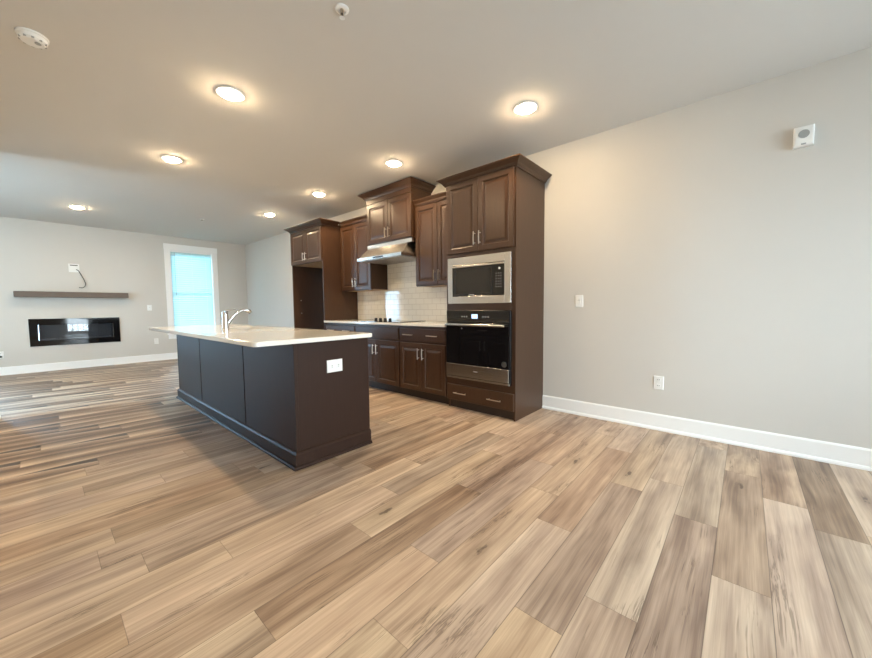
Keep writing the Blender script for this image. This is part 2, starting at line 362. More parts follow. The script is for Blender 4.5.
# near left wall (the camera stands beside it) and the living side wall
struct(MB().box(XC, XB+T, YL-.12, YL, 0, H).build('wall_left', M['wall']))
lx0, lx1 = -5.12, -4.27
struct(MB().box(XF-T, lx0, YH-T, YH, -.05, H).box(lx1, XC+.12, YH-T, YH, -.05, H).box(lx0, lx1, YH-T, YH, -.05, .100).box(lx0, lx1, YH-T, YH, 2.435, H).build('wall_living', M['wall']))
ry0, ry1 = -5.95, -5.05
struct(MB().box(XC, XC+.12, YH, ry0, 0, H).box(XC, XC+.12, ry1, YL-.12, 0, H).box(XC, XC+.12, ry0, ry1, 0, .575).box(XC, XC+.12, ry0, ry1, 2.435, H).build('wall_return', M['wall']))
m = MB().box(XC-.018, XC, ry0-.1, ry0, .575, 2.435).box(XC-.018, XC, ry1, ry1+.1, .575, 2.435).box(XC-.022, XC, ry0-.1, ry1+.1, 2.435, 2.55).box(XC-.05, XC+.12, ry0-.12, ry1+.12, .547, .575)
f = struct(m.build('window_5', M['trim']))  # unseen window, added to brighten the far wall and ceiling
m = MB()
for p in ((ry0, ry0+.05, .575, 2.435), (ry1-.05, ry1, .575, 2.435), (-5.54, -5.46, .575, 2.435), (ry0+.05, -5.54, .575, .63), (-5.46, ry1-.05, .575, .63), (ry0+.05, -5.54, 2.38, 2.435), (-5.46, ry1-.05, 2.38, 2.435)): m.box(XC+.07, XC+.10, *p)
m.build('sash', M['trim'], f); MB().box(XC+.083, XC+.087, ry0+.048, ry1-.048, .628, 2.382).build('pane', M['glass'], f)
# back wall with patio door and added window
m = MB(); dy0, dy1, wy0, wy1 = -2.85, -1.45, -1.25, -.25
m.box(XB, XB+T, YL, dy0, -.05, H).box(XB, XB+T, dy0, dy1, 2.14, H).box(XB, XB+T, dy1, wy0, -.05, H).box(XB, XB+T, wy0, wy1, -.05, .65).box(XB, XB+T, wy0, wy1, 2.35, H).box(XB, XB+T, wy1, 0, -.05, H)
struct(m.build('wall_back', M['wall']))

bb = [(0, 0), (.026, 0), (.026, .012), (.020, .024), (.014, .026), (.014, .130), (.008, .142), (0, .142)]
def base(name, path, side): struct(MB().sweep(path, bb, side).build(name, M['trim']))
base('baseboard_right', [(.002, 0), (XB, 0)], -1)
base('baseboard_corner', [(XF, 0), (-4.283, 0)], -1)
base('baseboard_far', [(XF, YH), (XF, 0)], -1)
base('baseboard_left', [(XC, YH), (XC, YL), (XB, YL)], 1)

# ------------------------------------------------------------------ windows with blinds on the far wall
def window(idx, a, c, blabel):
    m = MB(); x = XF
    w = .102
    m.box(x, x+.018, a-w, a, oz0, oz1, .002).box(x, x+.018, c, c+w, oz0, oz1, .002).box(x, x+.022, a-w-.004, c+w+.004, oz1, oz1+.125, .002)
    for y in (a, c-.012): m.box(x-T, x, y, y+.012, oz0, oz1)        # jamb liners
    m.box(x-T, x, a, c, oz1-.012, oz1)
    f = struct(m.build('window_%d' % idx, M['trim']))
    MB().box(x-T, x+.055, a-w-.02, c+w+.02, oz0-.028, oz0, .004).build('window_sill', M['trim'], f)
    MB().box(x, x+.016, a-w, c+w, oz0-.118, oz0-.028, .002).build('apron', M['trim'], f)
    m = MB(); ym = (oz0+oz1)/2; X0, X1 = x-.125, x-.095
    for p in ((a+.012, a+.052, oz0, oz1-.012), (c-.052, c-.012, oz0, oz1-.012), (a+.052, c-.052, oz0, oz0+.05), (a+.052, c-.052, oz1-.06, oz1-.012), (a+.052, c-.052, ym-.022, ym+.022)): m.box(X0, X1, *p)
    m.build('sash', M['trim'], f)
    MB().box(x-.112, x-.108, a+.05, c-.05, oz0+.048, oz1-.058).build('pane', M['glass'], f)
    if not blabel: return f
    b = thing('venetian_blind', blabel, 'blind', (x-.04, (a+c)/2, oz0))
    m = MB(); n = 37; z0 = oz0+.045; z1 = oz1-.06; ang = math.radians(64); hw = .031
    for i in range(n):
        z = z0+(z1-z0)*i/(n-1); q = []
        for u, cv in ((-1, 0), (-.5, .005), (0, .0068), (.5, .005), (1, 0)):
            px = u*hw*math.cos(ang)-cv*math.sin(ang); pz = u*hw*math.sin(ang)+cv*math.cos(ang); q.append((x-.04-px, z+pz))
        th = [(p[0]+.0022*math.sin(ang), p[1]+.0022*math.cos(ang)) for p in q][::-1]
        m.poly_prism([(p[0], p[1]) for p in q+th], 'y', a+.018, c-.018)
    m.build('slats', M['blind'], b)
    MB().box(x-.068, x-.012, a+.015, c-.015, oz1-.040, oz1-.013, .003).build('headrail', M['trim'], b)
    MB().box(x-.062, x-.018, a+.018, c-.018, oz0+.004, oz0+.02, .004).build('bottom_rail', M['trim'], b)
    for y in (a+.14, (a+c)/2, c-.14):
        MB().tube([(x-.0105, y, oz0+.012), (x-.0105, y, oz1-.05)], .0012, 6).build('ladder_cord', M['trim'], b)
    MB().cyl((x-.006, a+.085, oz1-.06), (x-.006, a+.085, 1.42), .004, n=8).build('wand', M['grey'], b)
    return f
window(1, *ow[0], 'white slat blind in the far window near the room corner, glowing blue behind the island')
window(2, *ow[1], None)

# window added in the living side wall to bring in blue daylight
m = MB(); y = YH
m.box(lx0-.1, lx0, y, y+.018, .100, 2.435).box(lx1, lx1+.1, y, y+.018, .100, 2.435).box(lx0-.1, lx1+.1, y, y+.022, 2.435, 2.55).box(lx0-.12, lx1+.12, y-T, y+.05, .072, .100).box(lx0, lx0+.012, y-T, y, .100, 2.435).box(lx1-.012, lx1, y-T, y, .100, 2.435)
f = struct(m.build('window_4', M['trim']))
m = MB(); xm = (lx0+lx1)/2
for a, c, z0, z1 in ((lx0+.012, lx0+.06, .100, 2.435), (lx1-.06, lx1-.012, .100, 2.435), (xm-.03, xm+.03, .100, 2.435), (lx0+.06, xm-.03, .100, .16), (xm+.03, lx1-.06, .100, .16), (lx0+.06, xm-.03, 2.38, 2.435), (xm+.03, lx1-.06, 2.38, 2.435), (lx0+.06, xm-.03, 1.48, 1.52), (xm+.03, lx1-.06, 1.48, 1.52)): m.box(a, c, y-.125, y-.095, z0, z1)
m.build('sash', M['trim'], f); MB().box(lx0+.058, lx1-.058, y-.112, y-.108, .158, 2.382).build('pane', M['glass'], f)

# patio door behind the camera, and a window added for more daylight
f = MB(); x = XB
f.box(x-.018, x, dy0-.09, dy0, 0, 2.14).box(x-.018, x, dy1, dy1+.045, 0, 2.14).box(x-.018, x, dy0-.09, dy1+.045, 2.14, 2.24)
f = struct(f.build('door_1', M['trim']))
m = MB().box(x+.05, x+.09, dy0, dy0+.11, 0, 2.14).box(x+.05, x+.09, dy1-.11, dy1, 0, 2.14).box(x+.05, x+.09, dy0+.11, dy1-.11, 0, .22).box(x+.05, x+.09, dy0+.11, dy1-.11, 2.02, 2.14)
p = m.build('door_panel', M['trim'], f); MB().box(x+.068, x+.073, dy0+.108, dy1-.108, .218, 2.022).build('glass', M['glass'], p)
m = MB().box(x-.018, x, wy1, wy1+.09, .65, 2.35).box(x-.018, x, wy0, wy1, 2.35, 2.44).box(x-.05, x+.1, wy0, wy1+.1, .62, .65)
f = struct(m.build('window_3', M['trim']))
m = MB()
for p in ((wy0, wy0+.05, .65, 2.35), (wy1-.05, wy1, .65, 2.35), (wy0+.05, wy1-.05, .65, .70), (wy0+.05, wy1-.05, 2.30, 2.35), (wy0+.05, wy1-.05, 1.48, 1.52)): m.box(x+.06, x+.095, *p)
m.build('sash', M['trim'], f); MB().box(x+.075, x+.08, wy0+.048, wy1-.048, .698, 2.302).build('pane', M['glass'], f)
# balcony outside the patio door
struct(MB().box(XB+T, 6.3, -4.2, .2, -.12, -.03).build('balcony_floor', M['deck']))
rl = thing('balcony_railing', 'dark metal balcony railing outside the patio door behind the camera', 'railing', (6.2, -2, -.03))
MB().box(6.18, 6.23, -4.1, .1, 1.0, 1.05).box(6.18, 6.23, -4.1, .1, .05, .09).build('rail', M['rail'], rl)
for i in range(22): MB().box(6.195, 6.215, -4.05+i*.19, -4.03+i*.19, -.03 if i in (0, 7, 14, 21) else .08, 1.005).build('baluster', M['rail'], rl)

# ------------------------------------------------------------------ cabinet parts
def Py(y): return lambda u, w, d: (u, y+d, w)          # faces -y
DOOR = [(0, .021), (0, .004), (.004, 0), (.052, 0), (.056, .003), (.060, .0085), (.066, .010), (.070, .010), (.094, .0035), (.098, .003)]
SLAB = [(0, .021), (0, .005), (.006, 0)]
def pull_v(x, z0, z1, y, parent):
    MB().tube([(x, y-.030, z0), (x, y-.032, (z0+z1)/2), (x, y-.030, z1)], .0055, 8).cyl((x, y+.001, z0+.018), (x, y-.030, z0+.018), .0045, n=8).cyl((x, y+.001, z1-.018), (x, y-.030, z1-.018), .0045, n=8).build('handle', M['nickel'], parent, True, 'brushed nickel bar handle')
def pull_h(x, z, y, parent, L=.16):
    MB().tube([(x-L/2, y-.028, z), (x, y-.032, z), (x+L/2, y-.028, z)], .0055, 8).cyl((x-L/2+.018, y+.001, z), (x-L/2+.018, y-.030, z), .0045, n=8).cyl((x+L/2-.018, y+.001, z), (x+L/2-.018, y-.030, z), .0045, n=8).build('handle', M['nickel'], parent, True, 'brushed nickel bar handle')
def door_pair(x0, x1, z0, z1, y, parent, hz0, hz1, gap=.003, ho=.036):
    m = (x0+x1)/2
    for a, c, hx in ((x0, m-gap/2, m-ho), (m+gap/2, x1, m+ho)):
        d = MB().rings(a, c, z0, z1, DOOR, Py(y)).build('door', M['wood'], parent)
        pull_v(hx, hz0, hz1, y, d)
def drawer(x0, x1, z0, z1, y, parent, pulls=()):
    d = MB().rings(x0, x1, z0, z1, SLAB, Py(y)).build('drawer', M['wood'], parent)
    for p in pulls: pull_h(p, (z0+z1)/2, y, d)
def crown(path, z, h, out, parent, side=1, name='crown_moulding'):
    p = [(-.012, z), (.012, z), (.016, z+h*.16), (.022, z+h*.2), (out*.42, z+h*.46), (out*.80, z+h*.76), (out*.86, z+h*.80), (out*.88, z+h*.84), (out, z+h*.88), (out, z+h), (-.012, z+h)]
    MB().sweep(path, p, side).build(name, M['wood'], parent)

# --- oven tower
t = thing('oven_cabinet', 'tall dark brown tower cabinet holding the microwave and wall oven, end of the kitchen run', 'cabinet', (-.419, -.3, 0))
a, c, f = -.838, 0, -.61
m = MB().box(a, a+.019, f+.019, -.001, .0, 2.42).box(c-.019, c, f+.0, -.001, 0, 2.42).box(a+.019, c-.019, -.012, -.001, .1, 2.42).box(a+.019, c-.019, f+.02, -.012, 2.40, 2.42).box(a+.019, c-.019, f+.02, -.012, 1.625, 1.645).box(a+.019, c-.019, f+.02, -.012, .30, .325).box(a+.019, c-.019, f+.02, -.012, 1.085, 1.11).box(a+.019, c-.019, f+.02, -.012, .085, .10)
m.build('body', M['wood'], t)
m = MB().box(a, a+.038, f, f+.019, .085, 2.42).box(c-.042, c-.0195, f, f+.019, .085, 2.42)
for z0, z1 in ((.085, .10), (.262, .345), (1.062, 1.14), (1.615, 1.672), (2.385, 2.42)): m.box(a+.038, c-.042, f, f+.019, z0, z1)
m.build('face_frame', M['wood'], t)
MB().box(a+.001, c-.0195, f+.035, f+.05, 0, .085).build('toe_kick', M['wood_dark'], t)
door_pair(a+.022, c-.014, 1.662, 2.388, f-.022, t, 1.728, 1.858, ho=.032)
drawer(a+.006, c-.010, .096, .265, f-.022, t, (-.640, -.215))
crown([(a, -.002), (a, f), (c, f), (c, -.002)], 2.385, .072, .078, t, side=-1)

# --- microwave
mw = thing('microwave', 'built-in microwave with a wide stainless trim frame, above the wall oven', 'microwave', (-.42, -.5, 1.14))
y = f-.020
x0, x1, z0, z1 = -.808, -.040, 1.138, 1.621; i0, i1, j0, j1 = -.745, -.112, 1.212, 1.538
m = MB().box(x0, i0, y, f-.0005, z0, z1, .002).box(i1, x1, y, f-.0005, z0, z1, .002).box(i0-.001, i1+.001, y, f-.0005, z0, j0, .002).box(i0-.001, i1+.001, y, f-.0005, j1, z1, .002)
m.build('trim_frame', M['steel'], mw)
MB().box(i0+.004, i1-.004, f+.001, -.16, j0+.002, j1-.004).build('housing', M['blackmatte'], mw)
split = -.250
d = MB().box(i0+.002, split, y+.006, f+.012, j0+.002, j1-.022, .002).build('door', M['blacktrim'], mw)
MB().box(i0+.045, split-.020, y+.0045, y+.008, j0+.03, j1-.05, .0005).build('window', M['smoke'], d)
MB().box((i0+split)/2-.03, (i0+split)/2+.03, y+.0035, y+.0062, j0+.012, j0+.020).build('maker_mark', M['mark'], d)
MB().box(i0+.002, i1-.002, y-.006, y+.012, j1-.024, j1-.006, .003).build('top_trim', M['steel'], mw)
p = MB().box(split+.003, i1-.002, y+.006, f+.012, j0+.002, j1-.026, .002).build('control_panel', M['black'], mw)
MB().cyl((-.168, y+.003, 1.474), (-.168, y+.007, 1.474), .011, n=16).build('button', M['plastic'], p, label='round white button')
for r in range(6):
    for q in range(3): MB().box(-.205+q*.026-.005, -.205+q*.026+.005, y+.0045, y+.0062, 1.425-r*.026, 1.430-r*.026).build('key_legend', M['mark'], p)

# --- wall oven
ov = thing('wall_oven', 'black glass single wall oven with stainless handle and lower panel, in the tall cabinet', 'oven', (-.42, -.5, .34))
x0, x1 = -.812, -.040
MB().box(x0+.03, x1-.03, f+.001, -.05, .348, 1.055).build('housing', M['blackmatte'], ov)
MB().box(x0, x1, y-.004, f-.0005, .340, 1.068, .002).build('chassis', M['blacktrim'], ov)
p = MB().box(x0+.002, x1-.002, y-.022, y-.0045, .946, 1.066, .003).build('control_panel', M['black'], ov)
MB().box(-.478, -.405, y-.0235, y-.0215, .985, 1.028).build('display', M['display'], p, label='lit blue display')
for q in (-.60, -.57, -.54, -.34, -.31, -.28): MB().box(q-.006, q+.006, y-.0232, y-.0215, .998, 1.010).build('key_legend', M['mark'], p)
d = MB().box(x0+.002, x1-.002, y-.030, y-.0045, .372, .938, .003).build('door', M['black'], ov)
MB().box(x0+.004, x1-.004, y-.034, y-.0295, .372, .500, .002).build('lower_panel', M['steel'], d, label='stainless lower door panel')
MB().box(-.450, -.400, y-.0348, y-.0335, .436, .446).build('maker_mark', M['mark'], d)
MB().cyl((-.095, y-.0295, .548), (-.095, y-.0312, .548), .028, n=24).build('sticker', M['sticker'], d, label='round grey sticker')
MB().box(-.606, -.594, y-.0312, y-.0295, .875, .885).build('indicator', M['mark'], d)
MB().box(x0+.015, x1-.035, y-.072, y-.048, .908, .930, .008, 3).box(x0+.04, x0+.07, y-.052, y-.029, .910, .928).box(x1-.09, x1-.06, y-.052, y-.029, .910, .928).build('handle', M['steel'], d, True)
MB().box(x0, x1, y-.024, y-.0045, .343, .367, .002).build('lower_trim', M['steel'], ov)

# --- base cabinets
def base_cab(x0, x1, label, pulls, split_pulls=True):
    t = thing('base_cabinet', label, 'cabinet', ((x0+x1)/2, -.3, 0), 'base cabinets under the kitchen worktop')
    f = -.61
    x0 += .0006; x1 -= .0006
    MB().box(x0, x1, f+.0195, -.010, .105, .882).build('body', M['wood'], t)
    m = MB().box(x0, x0+.03, f, f+.019, .105, .882).box(x1-.03, x1, f, f+.019, .105, .882)
    for z0, z1 in ((.105, .12), (.672, .708), (.842, .882)): m.box(x0+.03, x1-.03, f, f+.019, z0, z1)
    m.build('face_frame', M['wood'], t)
    MB().box(x0, x1, f+.06, f+.075, 0, .105).build('toe_kick', M['wood_dark'], t)
    drawer(x0+.009, x1-.009, .702, .850, f-.022, t, pulls)
    door_pair(x0+.009, x1-.009, .110, .680, f-.022, t, .490, .622)
base_cab(-1.600, -.8385, 'dark brown base cabinet with two-handled drawer, next to the oven tower', (-1.425, -1.035))
base_cab(-2.514, -1.600, 'dark brown base cabinet with a plain handle-less drawer front, below the cooktop', ())
base_cab(-3.286, -2.514, 'dark brown base cabinet beside the refrigerator opening, mostly behind the island', (-3.10, -2.70))

wt = MB().box(-3.285, -.8395, -.652, -.0105, .884, .914, .003, 2).build('worktop', M['counter']); tag(wt, 'cream quartz worktop on the wall base cabinets, carrying the cooktop', 'countertop')
bs = MB().box(-3.285, -.8395, -.0095, -.0005, .9145, 1.3705).box(-2.512, -1.602, -.0095, -.0005, 1.3705, 1.995).build('tile_backsplash', M['tile']); tag(bs, 'white subway tile backsplash between worktop and wall cabinets', 'backsplash')

ck = thing('cooktop', 'black glass cooktop with four front knobs, set in the wall worktop', 'cooktop', (-2.057, -.33, .914))
MB().box(-2.45, -1.665, -.575, -.07, .9145, .921, .002).build('glass_top', M['black'], ck)
for q in (-.145, -.05, .05, .145): MB().lathe([(.024, 0), (.024, .004), (.021, .007), (.019, .040), (.016, .043), (.003, .0435)], (-2.05+q, -.505, .921), 20).build('knob', M['blackmatte'], ck, True)

# --- wall cabinets
def wall_cab(x0, x1, z0, z1, f, dz0, dz1, name, label, hz, frieze=None, under=True):
    t = thing(name, label, 'cabinet', ((x0+x1)/2, -.15, z0), 'dark brown cabinets on the kitchen wall')
    x0 += .0006; x1 -= .0006
    MB().box(x0, x1, f+.0195, -.001, z0+.012, z1).build('body', M['wood'], t)
    MB().box(x0+.015, x1-.015, f+.02, -.0105, z0+.004, z0+.0115).build('underside', M['interior'], t)
    m = MB().box(x0, x0+.03, f, f+.019, z0, z1).box(x1-.03, x1, f, f+.019, z0, z1).box(x0+.03, x1-.03, f, f+.019, z0, dz0+.03).box(x0+.03, x1-.03, f, f+.019, dz1-.03, z1)
    m.build('face_frame', M['wood'], t)
    door_pair(x0+.008, x1-.008, dz0, dz1, f-.022, t, hz, hz+.135)
    return t
t = wall_cab(-1.600, -.8385, 1.372, 2.405, -.305, 1.382, 2.372, 'wall_cabinet', 'tall double-door wall cabinet between the range hood and the oven tower', 1.425)
crown([(-1.599, -.305), (-.8395, -.305)], 2.385, .072, .055, t, side=-1)
t = wall_cab(-3.286, -2.514, 1.372, 2.405, -.305, 1.382, 2.372, 'wall_cabinet', 'tall double-door wall cabinet between the refrigerator cabinet and the range hood', 1.425)
crown([(-3.285, -.305), (-2.515, -.305)], 2.385, .072, .055, t, side=-1)
t = wall_cab(-2.514, -1.600, 1.998, 2.655, -.362, 2.010, 2.562, 'hood_cabinet', 'short double-door cabinet directly above the range hood with the highest crown', 2.055)
MB().box(-2.514, -1.600, -.384, -.3625, 2.566, 2.65).build('frieze', M['wood'], t)
crown([(-2.514, -.002), (-2.514, -.384), (-1.600, -.384), (-1.600, -.002)], 2.630, .078, .085, t, side=-1)

# --- refrigerator enclosure
t = thing('refrigerator_cabinet', 'tall dark brown refrigerator surround with an empty opening and two doors on top', 'cabinet', (-3.78, -.3, 0))
a, c, f = -4.280, -3.2875, -.635
MB().box(a, a+.02, f, -.001, 0, 2.42).build('side_panel', M['wood'], t)
MB().box(c-.02, c, f, -.001, 0, 2.42).build('side_panel', M['wood'], t)
MB().box(a+.021, c-.021, f+.020, -.001, 1.846, 2.42).build('body', M['wood'], t)
MB().box(a+.021, c-.021, f+.020, -.001, 1.838, 1.8455).build('underside', M['interior'], t)
m = MB().box(a+.021, a+.04, f, f+.019, 1.835, 2.42).box(c-.04, c-.021, f, f+.019, 1.835, 2.42).box(a+.04, c-.04, f, f+.019, 1.835, 1.87).box(a+.04, c-.04, f, f+.019, 2.36, 2.42)
m.build('face_frame', M['wood'], t)
door_pair(a+.012, c-.012, 1.840, 2.378, f-.022, t, 1.885, 2.01)
for z in (1.245, 1.02): MB().cyl((a+.0205, -.50, z), (a+.024, -.50, z), .010, n=12).build('screw_cap', M['nickel'], t, label='small metallic screw cap')
crown([(a, -.002), (a, f), (c, f), (c, -.37)], 2.385, .072, .085, t, side=-1)

# --- range hood
t = thing('range_hood', 'stainless steel under-cabinet range hood above the cooktop', 'range hood', (-2.057, -.3, 1.79))
x0, x1 = -2.512, -1.602
b = bmesh.new(); LV = [[(x0, -.012, 1.996), (x1, -.012, 1.996), (x1, -.378, 1.996), (x0, -.378, 1.996)], [(x0, -.012, 1.945), (x1, -.012, 1.945), (x1, -.378, 1.945), (x0, -.378, 1.945)],
      [(x0+.03, -.012, 1.944), (x1-.07, -.012, 1.944), (x1-.07, -.385, 1.944), (x0+.03, -.385, 1.944)], [(x0, -.012, 1.796), (x1, -.012, 1.796), (x1, -.545, 1.796), (x0, -.545, 1.796)],
      [(x0, -.012, 1.794), (x1, -.012, 1.794), (x1, -.568, 1.794), (x0, -.568, 1.794)], [(x0, -.012, 1.757), (x1, -.012, 1.757), (x1, -.568, 1.757), (x0, -.568, 1.757)]]
LV = [[b.verts.new(p) for p in q] for q in LV]
b.faces.new(LV[0]); b.faces.new(LV[-1][::-1])
for p, q in zip(LV, LV[1:]):
    for k in range(4): b.faces.new((p[k], p[(k+1) % 4], q[(k+1) % 4], q[k]))
bmesh.ops.recalc_face_normals(b, faces=b.faces[:]); m = MB(); m.merge(b); m.build('canopy', M['steel'], t)
MB().box(x0+.03, -2.06, -.53, -.06, 1.750, 1.7565).box(-2.05, x1-.03, -.53, -.06, 1.750, 1.7565).build('filter', M['steel_dark'], t)
MB().box(-2.16, -1.95, -.5695, -.5675, 1.766, 1.786).build('control_strip', M['blacktrim'], t)

# ------------------------------------------------------------------ island
ix0, ix1, iy0, iy1 = -3.68, -.662, -2.456, -1.832
t = thing('kitchen_island', 'long dark brown island with flat panels and white outlet on its end', 'island', ((ix0+ix1)/2, (iy0+iy1)/2, 0))
m = MB()
m.box(ix0+.014, ix1-.014, iy0+.024, iy0+.03, 0, .866).box(ix0+.014, ix1-.014, iy1-.02, iy1, .1, .866)
m.box(ix0+.014, ix0+.03, iy0+.03, iy1-.02, 0, .866).box(ix1-.03, ix1-.014, iy0+.03, iy1-.02, 0, .866).box(ix0+.03, ix1-.03, iy0+.03, iy1-.02, .10, .12).box(ix0+.03, ix1-.03, iy1-.075, iy1-.06, 0, .10)
m.build('carcass', M['groove'], t)
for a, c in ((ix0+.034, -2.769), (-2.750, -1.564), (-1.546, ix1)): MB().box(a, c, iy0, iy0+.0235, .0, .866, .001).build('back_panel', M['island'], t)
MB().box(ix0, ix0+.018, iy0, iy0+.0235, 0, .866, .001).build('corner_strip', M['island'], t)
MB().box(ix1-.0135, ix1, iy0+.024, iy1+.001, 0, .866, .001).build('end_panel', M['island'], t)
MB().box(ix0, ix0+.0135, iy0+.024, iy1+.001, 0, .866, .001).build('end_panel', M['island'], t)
pr = [(0, 0), (.032, 0), (.032, .010), (.026, .020), (.018, .021), (.018, .100), (.010, .112), (0, .118)]
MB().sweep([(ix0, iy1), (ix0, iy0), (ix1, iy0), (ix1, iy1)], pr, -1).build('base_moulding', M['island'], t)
# aisle side: doors and drawers
Pa = lambda u, w, d: (u, iy1+.024-d, w)
xs = [ix0+.02, -3.08, -2.12, -1.52, ix1-.02]
for i, (a, c) in enumerate(zip(xs, xs[1:])):
    if i == 2:
        q = MB().rings(a+.004, c-.004, .11, .855, SLAB, Pa).build('appliance_front', M['wood'], t); continue
    if i == 1: pass
    dd = MB().rings(a+.004, c-.004, .70, .855, SLAB, Pa).build('drawer', M['wood'], t)
    MB().tube([((a+c)/2-.08, iy1+.054, .777), ((a+c)/2+.08, iy1+.054, .777)], .0055, 8).cyl(((a+c)/2-.06, iy1+.0235, .777), ((a+c)/2-.06, iy1+.054, .777), .0045, n=8).cyl(((a+c)/2+.06, iy1+.0235, .777), ((a+c)/2+.06, iy1+.054, .777), .0045, n=8).build('handle', M['nickel'], dd, True)
    mm = (a+c)/2
    for p, q, hx in ((a+.004, mm-.0015, mm-.036), (mm+.0015, c-.004, mm+.036)):
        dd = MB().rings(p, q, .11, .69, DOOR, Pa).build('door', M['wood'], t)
        MB().tube([(hx, iy1+.054, .49), (hx, iy1+.054, .63)], .0055, 8).cyl((hx, iy1+.0235, .51), (hx, iy1+.054, .51), .0045, n=8).cyl((hx, iy1+.0235, .61), (hx, iy1+.054, .61), .0045, n=8).build('handle', M['nickel'], dd, True)
# countertop with a sink cut-out
cx0, cx1, cy0, cy1 = -3.705, -.632, -2.722, -1.792
sx0, sx1, sy0, sy1 = -2.90, -2.18, -2.20, -1.86
def rrect(x0, x1, y0, y1, r, n=6):
    o = []
    for cx, cy, s in ((x1-r, y1-r, 0), (x0+r, y1-r, 1), (x0+r, y0+r, 2), (x1-r, y0+r, 3)):
        for k in range(n+1): a = PI/2*(s+k/n); o.append((cx+r*math.cos(a), cy+r*math.sin(a)))
    return o
def slab(z0, z1, outer, inner):
    b = bmesh.new(); n = len(outer)
    e = .004
    def ring(pts, z, d=0):
        cx = sum(p[0] for p in pts)/len(pts); cy = sum(p[1] for p in pts)/len(pts)
        return [b.verts.new((p[0]-math.copysign(d, p[0]-cx), p[1]-math.copysign(d, p[1]-cy), z)) for p in pts]
    R = [ring(inner, z0), ring(outer, z0, e), ring(outer, z0+e), ring(outer, z1-e), ring(outer, z1, e), ring(inner, z1)]
    for a, c in zip(R, R[1:]+R[:1]):
        for k in range(n): b.faces.new((a[k], a[(k+1) % n], c[(k+1) % n], c[k]))
    bmesh.ops.recalc_face_normals(b, faces=b.faces[:]); return b
m = MB(); m.merge(slab(.867, .899, rrect(cx0, cx1, cy0, cy1, .035), rrect(sx0, sx1, sy0, sy1, .035)))
o = m.build('island_countertop', M['counter']); tag(o, 'long cream quartz countertop on the island, overhanging on the living room side', 'countertop')
# sink bowl
b = bmesh.new(); rs = []
for ins, z in ((-.02, .866), (.0, .8655), (.006, .70), (.03, .672), (.15, .668)):
    rs.append([b.verts.new((p[0], p[1], z)) for p in rrect(sx0+ins, sx1-ins, sy0+ins, sy1-ins, max(.035-ins*.1, .01))])
for ins, z in ((.15, .664), (.024, .668), (-.002, .70), (-.004, .862), (-.02, .862)):
    rs.append([b.verts.new((p[0], p[1], z)) for p in rrect(sx0+ins, sx1-ins, sy0+ins, sy1-ins, .035)])
for p, q in zip(rs, rs[1:]+rs[:1]):
    for k in range(len(p)): b.faces.new((p[k], p[(k+1) % len(p)], q[(k+1) % len(p)], q[k]))
b.faces.new(rs[4]); bmesh.ops.recalc_face_normals(b, faces=b.faces[:])
s = thing('kitchen_sink', 'stainless undermount sink in the island countertop beside the faucet', 'sink', (-2.54, -2.03, .866))
m = MB(); m.merge(b); m.build('bowl', M['sink'], s, True)
MB().lathe([(.055, .0), (.055, .003), (.035, .004), (.03, .001), (.002, .001)], (-2.54, -2.03, .669), 24).build('drain', M['chrome'], s, True)
# faucet
fx, fy = -2.545, -2.262
t2 = thing('kitchen_faucet', 'chrome single-lever pull-out faucet standing on the island countertop', 'faucet', (fx, fy, .899))
z = .899
MB().lathe([(.037, 0), (.037, .006), (.032, .012), (.030, .10), (.030, .165), (.027, .178), (.004, .182)], (fx, fy, z), 28).build('body', M['chrome'], t2, True)
pts = [(fx, fy+.018, z+.045), (fx, fy+.045, z+.085), (fx, fy+.085, z+.135), (fx, fy+.13, z+.172), (fx, fy+.175, z+.192), (fx, fy+.205, z+.194)]
MB().tube(pts, [.018, .018, .0165, .016, .016, .017], 16).build('spout', M['chrome'], t2, True)
MB().tube([(fx, fy+.200, z+.194), (fx, fy+.225, z+.190), (fx, fy+.245, z+.178), (fx, fy+.258, z+.160)], [.019, .0225, .023, .019], 16).build('spray_head', M['chrome'], t2, True)
MB().tube([(fx, fy-.004, z+.178), (fx, fy+.03, z+.192), (fx, fy+.075, z+.203), (fx, fy+.11, z+.206)], [.014, .010, .008, .007], 12).build('lever', M['chrome'], t2, True)

# ------------------------------------------------------------------ fireplace wall
t = thing('electric_fireplace', 'long black glass electric fireplace set in the far wall under the mantel', 'fireplace', (XF, -3.09, .46))
a, c, z0, z1 = -3.698, -2.482, .466, .962; x = XF
MB().box(x+.001, x+.022, a, fy0-.002, z0, z1, .003).box(x+.001, x+.022, fy1+.002, c, z0, z1, .003).box(x+.001, x+.022, fy0-.003, fy1+.003, z0, fz0, .003).box(x+.001, x+.022, fy0-.003, fy1+.003, fz1, z1, .003).build('frame', M['black'], t)
MB().box(x-.135, x-.13, fy0+.002, fy1-.002, fz0+.002, fz1-.002).box(x-.13, x, fy0+.002, fy0+.006, fz0+.002, fz1-.002).box(x-.13, x, fy1-.006, fy1-.002, fz0+.002, fz1-.002).box(x-.13, x, fy0+.006, fy1-.006, fz1-.006, fz1-.002).box(x-.13, x, fy0+.006, fy1-.006, fz0+.002, fz0+.006).build('firebox', M['firebox'], t)
MB().box(x+.006, x+.009, fy0+.001, fy1-.001, fz0+.001, fz1-.001).build('glass', M['fpglass'], t)
m = MB()
for i in range(150):
    y = fy0+.02+(fy1-fy0-.04)*random.random(); xx = x-.02-random.random()*.09; s = random.uniform(.008, .016)
    b = bmesh.new(); bmesh.ops.create_icosphere(b, subdivisions=1, radius=s, matrix=Matrix.Translation((xx, y, fz0+.006+s*.7))); m.merge(b)
o = m.build('ember_bed', M['ember'], t); o['kind'] = 'stuff'
